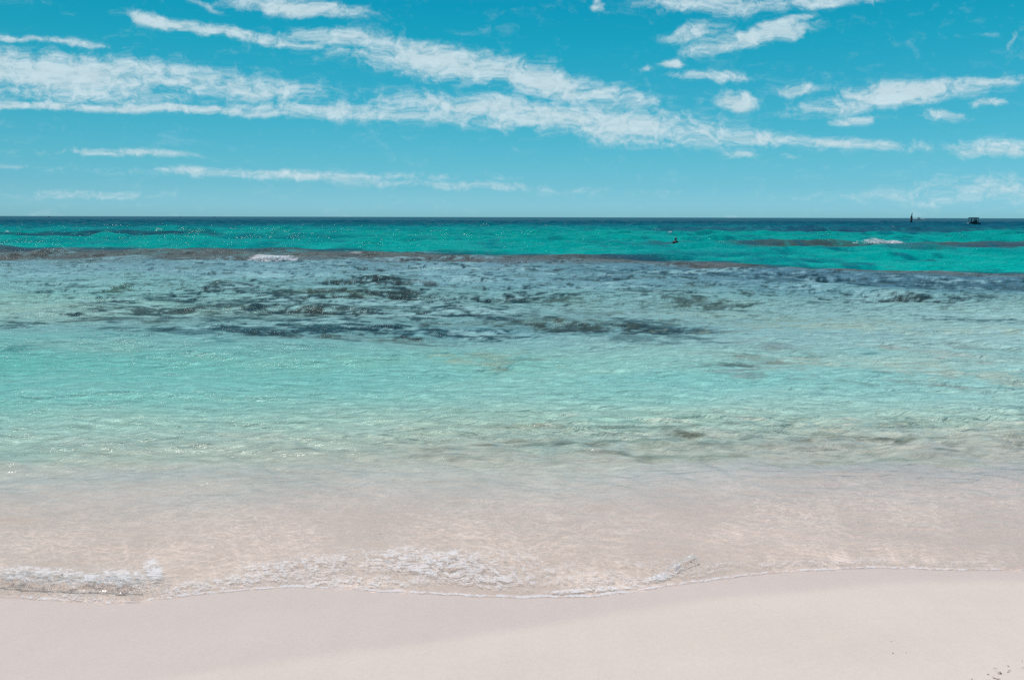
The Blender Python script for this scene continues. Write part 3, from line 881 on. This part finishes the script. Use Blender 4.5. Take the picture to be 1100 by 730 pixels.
drop_mat, N, L = new_mat('clear_drops')
bs = N.new('ShaderNodeBsdfGlossy')
bs.inputs[0].default_value = (0.9, 0.93, 0.95, 1)
bs.inputs['Roughness'].default_value = 0.15
dfn = N.new('ShaderNodeBsdfTranslucent')
dfn.inputs[0].default_value = (0.92, 0.88, 0.86, 1)
tn = N.new('ShaderNodeBsdfTransparent')
lw = N.new('ShaderNodeLayerWeight')
lw.inputs[0].default_value = 0.35
mm = N.new('ShaderNodeMixShader')
mm.inputs[0].default_value = 0.55
L.new(tn.outputs[0], mm.inputs[1])
L.new(dfn.outputs[0], mm.inputs[2])
mx = N.new('ShaderNodeMixShader')
L.new(lw.outputs['Fresnel'], mx.inputs[0])
L.new(mm.outputs[0], mx.inputs[1])
L.new(bs.outputs[0], mx.inputs[2])
out = N.new('ShaderNodeOutputMaterial')
L.new(mx.outputs[0], out.inputs[0])

bmt = bmesh.new()
bmesh.ops.create_icosphere(bmt, subdivisions=1, radius=1.0)
ICO_V = np.array([v.co[:] for v in bmt.verts])
ICO_F = np.array([[v.index for v in f.verts] for f in bmt.faces])
bmt.free()


def clumps(name, pts, rad, mat, label, squash=(1, 1, 1)):
    n = len(pts)
    jit = 1 + 0.25 * (RNG.rand(n, len(ICO_V), 1) - 0.5)
    V = pts[:, None, :] + ICO_V[None] * jit * rad[:, None, None] * np.array(squash)
    F = (ICO_F[None] + (np.arange(n) * len(ICO_V))[:, None, None]).reshape(-1, 3)
    me = make_mesh(name, V.reshape(-1, 3), F, mat)
    return link(name, me, kind='stuff', label=label)


def surf_h(x, y):
    """height of the built water surface near each point"""
    d = y - (np.exp(-np.maximum(y - 5.1, 0) / 2.5) * shore(x) + (1 - np.exp(-np.maximum(y - 5.1, 0) / 2.5)) * 5.1)
    r = np.clip(np.searchsorted(rows, d), 0, len(rows) - 1)
    s = x / (rows[r] + 7.1)
    c = np.clip(np.searchsorted(sc_, s), 0, len(sc_) - 1)
    return Hh[r, c]


# white water breaking on the reef
n = 320
u = RNG.uniform(-1, 1, n)
x0, y0 = at(268, 281)
x1, y1 = at(317, 281)
u01 = (u + 1) / 2
px_ = x0 + (x1 - x0) * u01
env = np.clip(np.sin(u01 * math.pi) ** 0.4 * (0.75 + 0.5 * perlin(u01 * 9, u01 * 0 + 2)), 0.1, 1.2) * np.interp(u01, [0, 1], [1, .6])
px_y = y0 + RNG.uniform(-0.1, 2.4, n)
pz = RNG.rand(n) ** 0.7 * 0.34 * env + 0.02
clumps('breaking_wave_foam', np.stack([px_, px_y, pz], -1), RNG.uniform(.03, .10, n), foam_mat, 'white foam of the small wave breaking on the brown reef crest', (1.4, 1, .7))
x0, y0 = at(922, 263.2)
x1, y1 = at(972, 263.2)
n = 90
u01 = RNG.rand(n)
pts = np.stack([x0 + (x1 - x0) * u01, y0 + RNG.uniform(-1, 3, n), RNG.rand(n) * 0.30 * np.sin(u01 * math.pi) + .16], -1)
clumps('distant_wave_foam', pts, RNG.uniform(.03, .08, n), foam_mat, 'thin white line of foam on the far reef before the canopy boat', (2.0, 1, .6))
# splashing drops of the glassy curl at the water's edge
PTS, RR = [], []
for (x0, y0), (x1, y1), hgt, wdt, n in ((CURLS[0][0], CURLS[0][1], .085, .1, 1300), (CURLS[1][0], CURLS[1][1], .045, .04, 220)):
    u = RNG.rand(n) ** .8
    X_ = x0 + (x1 - x0) * u + RNG.normal(0, .02, n)
    Y_ = y0 + (y1 - y0) * u + RNG.normal(0, wdt * .8, n)
    e = 0.5 + 0.9 * perlin(X_ * 5.0, X_ * 0 + 4)
    Z_ = surf_h(X_, Y_) + RNG.exponential(0.012, n) * np.clip(e, .1, 2) - 0.002
    PTS.append(np.stack([X_, Y_, Z_], -1))
    RR.append(RNG.uniform(.0014, .0042, n))
clumps('shore_spray', np.concatenate(PTS), np.concatenate(RR), foam_mat, 'glassy drops and froth splashing where the little wave folds onto the sand')


# ------------------------------------------------------------------ simple painted materials
def paint(name, col, rough=0.5, noise_scale=3.0, var=0.15, metallic=0.0):
    m, N, L = new_mat(name)
    b = N.new('ShaderNodeBsdfPrincipled')
    g = N.new('ShaderNodeTexCoord')
    nz = noise_node(N, L, g.outputs['Object'], noise_scale, 4, 0.6).outputs['Fac']
    L.new(mixc(N, L, nz, tuple(v * (1 - var) for v in col), tuple(min(1, v * (1 + var)) for v in col)), b.inputs['Base Color'])
    b.inputs['Roughness'].default_value = rough
    b.inputs['Metallic'].default_value = metallic
    o = N.new('ShaderNodeOutputMaterial')
    L.new(b.outputs[0], o.inputs[0])
    return m


M_navy = paint('dark_hull_paint', (0.012, 0.022, 0.035), 0.35)
M_black = paint('dark_canvas', (0.015, 0.018, 0.024), 0.8)
M_white = paint('white_gelcoat', (0.72, 0.74, 0.76), 0.3, var=0.05)
M_metal = paint('grey_tube', (0.18, 0.20, 0.22), 0.35, metallic=0.6)
M_glass = paint('dark_tinted_glass', (0.02, 0.03, 0.04), 0.1)
M_pile = paint('dark_weathered_pile', (0.022, 0.024, 0.040), 0.8, 6)
M_top = paint('dark_green_marker_paint', (0.03, 0.09, 0.09), 0.6)
M_suit = paint('black_wetsuit', (0.02, 0.025, 0.03), 0.5)
M_hair = paint('dark_wet_hair', (0.02, 0.016, 0.014), 0.4)
M_skin = paint('tanned_skin', (0.22, 0.12, 0.085), 0.5)
M_weed = paint('dried_brown_seaweed', (0.22, 0.11, 0.07), 0.8, 60)
M_twig = paint('dry_reddish_twig', (0.38, 0.22, 0.16), 0.8, 60)
M_shell = paint('dark_shell_grit', (0.16, 0.11, 0.09), 0.6, 90)


def bm_obj(name, bm, mat, parent=None, smoothed=False, bevel=0):
    me = bpy.data.meshes.new(name)
    bmesh.ops.recalc_face_normals(bm, faces=bm.faces[:])
    bm.to_mesh(me)
    bm.free()
    me.materials.append(mat)
    if smoothed:
        for p in me.polygons:
            p.use_smooth = True
    o = bpy.data.objects.new(name, me)
    COL.objects.link(o)
    if parent:
        o.parent = parent
    if bevel:
        md = o.modifiers.new('bevel', 'BEVEL')
        md.width = bevel
        md.segments = 2
    return o


def box(bm, c, s):
    r = bmesh.ops.create_cube(bm, size=1.0)
    for v in r['verts']:
        v.co = Vector((v.co.x * s[0] + c[0], v.co.y * s[1] + c[1], v.co.z * s[2] + c[2]))


def tube(bm, pts, radii, seg=8):
    rings = []
    for i, p in enumerate(pts):
        p = Vector(p)
        a = Vector(pts[max(i - 1, 0)])
        b = Vector(pts[min(i + 1, len(pts) - 1)])
        d = (b - a).normalized()
        q = d.to_track_quat('Z', 'Y')
        r = radii[i] if isinstance(radii, (list, tuple)) else radii
        rings.append([bm.verts.new(p + q @ Vector((math.cos(t) * r, math.sin(t) * r, 0))) for t in [2 * math.pi * k / seg for k in range(seg)]])
    for r0, r1 in zip(rings, rings[1:]):
        for k in range(seg):
            bm.faces.new((r0[k], r0[(k + 1) % seg], r1[(k + 1) % seg], r1[k]))
    bm.faces.new(rings[0][::-1])
    bm.faces.new(rings[-1])


def hull(bm, length, beam, depth, free, bow=0.25):
    """a boat hull along x, bow at +x: stations of five points"""
    st = []
    for i in range(13):
        t = i / 12
        x = (t - 0.5) * length
        wdt = beam / 2 * (1 - max(0, (t - 0.55) / 0.45) ** 2.2) * (0.90 + 0.10 * min(1, t * 4))
        wdt = max(wdt, 0.02)
        top = free + bow * max(0, (t - 0.4) / 0.6) ** 2
        keel = -depth * (1 - max(0, (t - 0.7) / 0.3) ** 2 * 0.9)
        xo = 0.10 * length * max(0, (t - 0.7) / 0.3)
        st.append([bm.verts.new((x + xo * f, s * wdt * g, z)) for s, f, g, z in
                   ((-1, 1, 1.0, top), (-1, .5, .88, 0.15 * top), (0, 0, 0, keel), (1, .5, .88, .15 * top), (1, 1, 1.0, top))])
    for a, b in zip(st, st[1:]):
        for k in range(4):
            bm.faces.new((a[k], a[k + 1], b[k + 1], b[k]))
        bm.faces.new((a[4], a[0], b[0], b[4]))
    bm.faces.new(st[0])
    bm.faces.new(st[-1][::-1])


def empty(name, loc, rz, label, cat, group=None):
    o = bpy.data.objects.new(name, None)
    COL.objects.link(o)
    o.location = loc
    o.rotation_euler = (0, 0, rz)
    o['label'] = label
    o['category'] = cat
    if group:
        o['group'] = group
    return o


# ---- canopy boat moored off the reef
bx_, by_ = at(1046.5, 242.6)
S = by_ / 290.0
boat = empty('canopy_boat', (bx_, by_, 0.3), math.radians(4), 'small dark open boat under a flat canopy, moored at far right', 'boat')
bm = bmesh.new()
hull(bm, 4.3 * S, 1.7 * S, .60 * S, .72 * S, .22 * S)
bm_obj('hull', bm, M_navy, boat, bevel=0.02)
bm = bmesh.new()
box(bm, (-0.45 * S, 0, 2.52 * S), (2.9 * S, 1.6 * S, .30 * S))
roof = bm_obj('canopy', bm, M_black, boat, bevel=0.04)
for px1 in (-1.75, -0.65, .15, .85):
    for sy in (-.7, .7):
        bm = bmesh.new()
        tube(bm, [(px1 * S, sy * S, .6 * S), (px1 * S, sy * S, 2.48 * S)], .085 * S)
        bm_obj('canopy_post', bm, M_black, boat)
bm = bmesh.new()
box(bm, (.45 * S, 0, 1.15 * S), (.7 * S, .8 * S, 1.0 * S))
con = bm_obj('console', bm, M_navy, boat, bevel=.05)
bm = bmesh.new()
box(bm, (-.15 * S, 0, 1.9 * S), (.05 * S, 1.1 * S, .75 * S))
bm_obj('windscreen', bm, M_white, boat)
bm = bmesh.new()
box(bm, (-1.0 * S, 0, .95 * S), (.8 * S, 1.1 * S, .55 * S))
bm_obj('bench', bm, M_navy, boat, bevel=.05)
bm = bmesh.new()
box(bm, (-2.32 * S, 0, .55 * S), (.28 * S, .34 * S, .8 * S))
box(bm, (-2.34 * S, 0, .0 * S), (.14 * S, .14 * S, .7 * S))
bm_obj('outboard_motor', bm, M_white, boat, bevel=.04)
bm = bmesh.new()
tube(bm, [(1.0 * S, -.6 * S, .8 * S), (1.15 * S, -.55 * S, 1.15 * S), (1.9 * S, -.2 * S, 1.25 * S), (2.2 * S, 0, 1.28 * S), (1.9 * S, .2 * S, 1.25 * S), (1.15 * S, .55 * S, 1.15 * S), (1.0 * S, .6 * S, .8 * S)], .03 * S, 6)
bm_obj('bow_rail', bm, M_metal, boat)

# ---- channel marker
mx_, my_ = at(978.6, 240.0)
S = my_ / 870.0            # metres to one pixel
mark = empty('channel_marker', (mx_, my_, 0), 0, 'tall dark channel marker post standing in the sea left of the canopy boat', 'marker')
bm = bmesh.new()
tube(bm, [(-.15 * S, 0, -1), (-.1 * S, 0, 1.5 * S), (0, 0, 7.0 * S)], [.95 * S, .95 * S, .85 * S], 12)
bm_obj('pile', bm, M_pile, mark, True)
bm = bmesh.new()
tube(bm, [(0, 0, 6.9 * S), (0, 0, 7.4 * S)], 1.15 * S, 12)
bm_obj('platform', bm, M_pile, mark)
bm = bmesh.new()
tube(bm, [(.1 * S, 0, 7.3 * S), (.3 * S, 0, 9.8 * S), (.45 * S, 0, 12.0 * S)], [.62 * S, .5 * S, .12 * S], 10)
bm_obj('topmark', bm, M_top, mark, True)
bm = bmesh.new()
for zz in range(5):
    box(bm, (1.0 * S, 0, (1.0 + zz * 1.3) * S), (.3 * S, .5 * S, .1 * S))
box(bm, (1.15 * S, -.25 * S, 3.6 * S), (.07 * S, .07 * S, 6.6 * S))
box(bm, (1.15 * S, .25 * S, 3.6 * S), (.07 * S, .07 * S, 6.6 * S))
bm_obj('ladder', bm, M_pile, mark)


# ---- boats on the horizon
def small_boat(name, px, py, mpp, rz, mats, label, length_px, cabin=True, mast=0.0, group='boats on the horizon'):
    d = ray(px, py)
    # distance from the wanted size: a point of the water just this side of the horizon
    y = mpp * 870.0
    x = d[0] / d[1] * y
    r = empty(name, (x, y, 0), rz, label, 'boat', group)
    Ln = length_px * mpp
    k = Ln / 8.0
    bm = bmesh.new()
    hull(bm, Ln, 2.6 * k, .4 * k, 1.05 * k, .5 * k)
    bm_obj('hull', bm, mats[0], r, bevel=.03)
    if cabin:
        bm = bmesh.new()
        box(bm, (.2 * k, 0, 1.75 * k), (3.0 * k, 1.9 * k, 1.3 * k))
        c = bm_obj('cabin', bm, mats[1], r, bevel=.12 * k)
        bm = bmesh.new()
        box(bm, (.25 * k, 0, 1.95 * k), (3.04 * k, 1.94 * k, .5 * k))
        bm_obj('window_band', bm, M_glass, c)
        bm = bmesh.new()
        box(bm, (0, 0, 3.1 * k), (2.6 * k, 1.8 * k, .12 * k))
        bm_obj('flybridge_roof', bm, mats[1], r, bevel=.03)
        for sx in (-1.1, 1.1):
            bm = bmesh.new()
            tube(bm, [(sx * k, 0, 2.3 * k), (sx * k, 0, 3.08 * k)], .06 * k, 6)
            bm_obj('roof_post', bm, M_metal, r)
    if mast:
        bm = bmesh.new()
        tube(bm, [(.3 * k, 0, 1.0 * k), (.3 * k, 0, mast * k)], [.12 * k, .05 * k], 6)
        bm_obj('mast', bm, M_metal, r)
    return r


b = small_boat('motor_cruiser', 987.0, 236, 1.55, math.pi, (M_white, M_black), 'white motor cruiser speeding along the horizon just right of the channel marker', 6.5, True)
small_boat('white_yacht', 193.7, 233, 2.6, 0.2, (M_white, M_white), 'tiny white boat, the left one of the pair on the left horizon', 2.8, True, 5.0)
small_boat('dark_fishing_boat', 230.2, 233, 2.6, 0.1, (M_navy, M_black), 'tiny dark boat with a raised cabin, right one of the pair on the horizon', 2.2, True, 4.5)
small_boat('dark_launch', 52.5, 233, 3.0, -0.2, (M_black, M_black), 'tiny dark boat on the horizon near the left edge', 2.2, True, 0)
# churned wake of the cruiser
n = 700
wx, wy = b.location.x, b.location.y
u01 = RNG.rand(n)
side = np.sign(RNG.rand(n) - .5)
pts = np.stack([wx - 9.0 + 19 * u01, wy - 2.0 + 2.0 * side * (1 - u01) + RNG.normal(0, .5, n), 0.2 + RNG.rand(n) * (1.3 - .6 * u01)], -1)
clumps('boat_wake', pts, RNG.uniform(.2, .5, n), foam_mat, 'white wake churned up beside the speeding motor cruiser', (2.2, 1, .7))


# ---- swimmer standing chest deep near the outer reef
def skin_figure(name, joints, edges, mat, root, sub=2, parent=None):
    me = bpy.data.meshes.new(name)
    me.from_pydata([j[0] for j in joints], edges, [])
    o = bpy.data.objects.new(name, me)
    COL.objects.link(o)
    o.modifiers.new('skin', 'SKIN')
    for i, j in enumerate(joints):
        r = j[1]
        me.skin_vertices[0].data[i].radius = r if isinstance(r, tuple) else (r, r)
    me.skin_vertices[0].data[root].use_root = True
    s = o.modifiers.new('sub', 'SUBSURF')
    s.levels = s.render_levels = sub
    me.materials.append(mat)
    if parent:
        o.parent = parent
    dg = bpy.context.evaluated_depsgraph_get()
    nm = bpy.data.meshes.new_from_object(o.evaluated_get(dg))
    for p in nm.polygons:
        p.use_smooth = True
    o.modifiers.clear()
    o.data = nm
    return o


sx_, sy_ = at(725.6, 263.2)
swim = empty('person', (sx_, sy_, 0.2), math.radians(-35), 'dark suited swimmer, head and shoulders above the turquoise water', 'person')
J = [((0, 0, -.55), (.15, .11)), ((0, 0, -.30), (.13, .10)), ((0, 0, -.05), (.165, .11)), ((0, 0, .10), (.15, .10)), ((0, .0, .19), (.055, .055)), ((0, -.01, .25), (.052, .055)),
     ((0, -.015, .31), (.07, .085)), ((0, -.01, .39), (.075, .092)), ((0, 0, .45), (.045, .05)),
     ((-.17, 0, .11), (.06, .06)), ((-.24, -.06, -.10), (.045, .045)), ((-.20, -.26, -.14), (.035, .035)), ((-.17, -.36, -.10), (.032, .02)),
     ((.17, 0, .11), (.06, .06)), ((.25, -.05, -.10), (.045, .045)), ((.26, -.22, .02), (.035, .035)), ((.27, -.32, .07), (.032, .02)),
     ((-.09, 0, -.68), (.09, .09)), ((-.10, -.02, -1.05), (.06, .06)), ((-.10, .03, -1.42), (.035, .035)), ((-.10, -.12, -1.46), (.04, .03)),
     ((.09, 0, -.68), (.09, .09)), ((.10, -.02, -1.05), (.06, .06)), ((.10, .03, -1.42), (.035, .035)), ((.10, -.12, -1.46), (.04, .03))]
E = [(0, 1), (1, 2), (2, 3), (3, 4), (4, 5), (5, 6), (6, 7), (7, 8), (3, 9), (9, 10), (10, 11), (11, 12), (3, 13), (13, 14), (14, 15), (15, 16),
     (0, 17), (17, 18), (18, 19), (19, 20), (0, 21), (21, 22), (22, 23), (23, 24)]
for base, s in ((12, -1), (16, 1)):
    bx0 = Vector(J[base][0])
    for k, (dx, dl) in enumerate(((-.022, .075), (-.007, .085), (.008, .08), (.022, .065))):
        J.append(((bx0.x + dx, bx0.y - dl * .6, bx0.z + .005), .0085))
        J.append(((bx0.x + dx * 1.1, bx0.y - dl, bx0.z - .012), .0075))
        E += [(base, len(J) - 2), (len(J) - 2, len(J) - 1)]
    J.append(((bx0.x - s * .045, bx0.y - .03, bx0.z), .009))
    E.append((base, len(J) - 1))
body_o = skin_figure('body', J, E, M_skin, 0, 2, swim)
bm = bmesh.new()
bmesh.ops.create_uvsphere(bm, u_segments=20, v_segments=14, radius=1)
for v in bm.verts:
    v.co = Vector((v.co.x * .095, v.co.y * .112 + .012, v.co.z * .115 + .385 + (0.03 if v.co.y < -.4 and v.co.z < .3 else 0)))
bm_obj('hair', bm, M_hair, swim, True)
bm = bmesh.new()
box(bm, (0, -.112, .345), (.15, .05, .065))
bm_obj('diving_mask', bm, M_glass, swim, bevel=.015)
bm = bmesh.new()
tube(bm, [(.06, -.12, .27), (.10, -.10, .28), (.115, -.05, .40), (.11, .02, .56)], .013, 8)
bm_obj('snorkel', bm, M_black, swim, True)
bm = bmesh.new()
tube(bm, [(0, 0, -.45), (0, 0, -.2), (0, 0, .02), (0, 0, .12), (0, 0, .19)], [.17, .16, .20, .18, .085], 20)
for v in bm.verts:
    v.co.y *= .78
for s in (-1, 1):
    tube(bm, [(s * .10, 0, .12), (s * .185, 0, .115), (s * .235, -.04, -.02), (s * .25, -.06, -.11)], [.075, .078, .062, .056], 12)
bm_obj('wetsuit', bm, M_suit, swim, True)


# ------------------------------------------------------------------ bits washed up on the sand
def ground(px, py):
    """the point of the sand seen at a place of the photograph"""
    d = ray(px, py)
    t = 1.0
    for i in range(60):
        x, y = d[0] * t, d[1] * t
        X1, Y1 = np.array([x]), np.array([y])
        z = float(sand_height(X1, Y1)[0])
        Dd = float(shore(X1)[0] - y)
        z += 0.012 * float(fbm(X1 * 1.1 + 3, Y1 * 1.7 + 1, 3)[0]) * float(sstep(np.array([Dd]), 0.15, 1.0)[0])
        t += ((z - H) / d[2] - t) * 0.7
    return x, y, z


def sprig(seed, size, mat):
    rs = random.Random(seed)
    bm = bmesh.new()
    for k in range(4):
        a = rs.uniform(0, 6.28)
        p = Vector((0, 0, .002))
        pts = [tuple(p)]
        for i in range(4):
            a += rs.uniform(-.6, .6)
            p = p + Vector((math.cos(a), math.sin(a), rs.uniform(-.05, .22))) * size * .28
            p.z = max(p.z, .0015)
            pts.append(tuple(p))
        tube(bm, pts, [size * .06, size * .055, size * .045, size * .03, size * .012], 5)
    return bm


def twig(seed, size, mat):
    rs = random.Random(seed)
    bm = bmesh.new()
    pts = [(size * (t - .5), size * .10 * math.sin(t * 3 + seed), .002 + .004 * math.sin(t * 3)) for t in (0, .25, .5, .75, 1)]
    tube(bm, pts, [size * .05, size * .045, size * .04, size * .03, size * .015], 6)
    tube(bm, [pts[2], (pts[2][0] + size * .12, pts[2][1] + size * .14, .006)], [size * .03, size * .012], 5)
    return bm


def bit(seed, size, mat):
    rs = random.Random(seed)
    bm = bmesh.new()
    bmesh.ops.create_icosphere(bm, subdivisions=2, radius=size * .5)
    for v in bm.verts:
        v.co *= 1 + rs.uniform(-.18, .18)
        v.co.z *= .55
        v.co.x *= 1.25
    return bm


DEBRIS = [
    ('seaweed_scrap', sprig, 1076, 723.5, .045, M_weed, 'largest dark brown seaweed scrap in the lower right corner clump', 'seaweed', 'washed up bits on the sand'),
    ('seaweed_scrap', sprig, 1070, 729, .036, M_weed, 'dark seaweed scrap cut by the bottom edge below the corner clump', 'seaweed', 'washed up bits on the sand'),
    ('dry_twig', twig, 1084, 721, .060, M_twig, 'thin reddish twig reaching right out of the corner clump', 'twig', 'washed up bits on the sand'),
    ('dry_twig', twig, 1069, 718.5, .035, M_twig, 'short reddish twig at the top left of the corner clump', 'twig', 'washed up bits on the sand'),
    ('dry_twig', twig, 1099, 718, .035, M_twig, 'short twig touching the right edge of the picture', 'twig', 'washed up bits on the sand'),
    ('shell_fragment', bit, 1061.5, 724, .014, M_shell, 'dark shell bit just left of the corner clump of weed', 'shell', 'washed up bits on the sand'),
    ('shell_fragment', bit, 1083, 715, .013, M_shell, 'dark shell bit above the corner clump of weed', 'shell', 'washed up bits on the sand'),
    ('shell_fragment', bit, 1044, 729, .012, M_shell, 'dark shell bit at the bottom edge left of the clump', 'shell', 'washed up bits on the sand'),
    ('shell_fragment', bit, 1098, 709.5, .010, M_shell, 'small shell bit near the right edge above the clump', 'shell', 'washed up bits on the sand'),
    ('shell_fragment', bit, 959.3, 701.3, .013, M_shell, 'darkest of the three lone bits on smooth sand left of the clump', 'shell', 'washed up bits on the sand'),
    ('shell_fragment', bit, 957.5, 688.5, .009, M_shell, 'topmost of the three lone bits on smooth sand left of the clump', 'shell', 'washed up bits on the sand'),
    ('shell_fragment', bit, 973.5, 700.5, .009, M_shell, 'rightmost of the three lone bits on smooth sand left of the clump', 'shell', 'washed up bits on the sand'),
    ('shell_fragment', bit, 816, 650, .008, M_shell, 'single tiny bit on damp sand below the thin waterline', 'shell', 'washed up bits on the sand'),
    ('sunken_pebble', bit, 408, 573.5, .018, M_shell, 'small dark pebble under clear shallow water left of centre', 'pebble', None),
    ('sunken_pebble', bit, 922, 560.5, .016, M_shell, 'small dark pebble under clear shallow water on the right', 'pebble', None),
]
for i, (nm_, fn_, px, py, size, mat, label, cat, grp) in enumerate(DEBRIS):
    size = size * 0.55
    x, y, z = ground(px, py)
    o = bm_obj(nm_, fn_(i + 3, size, mat), mat, None, True)
    o.location = (x, y, z + (size * .12 if fn_ is bit else .001))
    o.rotation_euler = (0, 0, 0.35 if i == 2 else -0.7 if i == 3 else i * 1.3)
    o['label'] = label
    o['category'] = cat
    if grp:
        o['group'] = grp
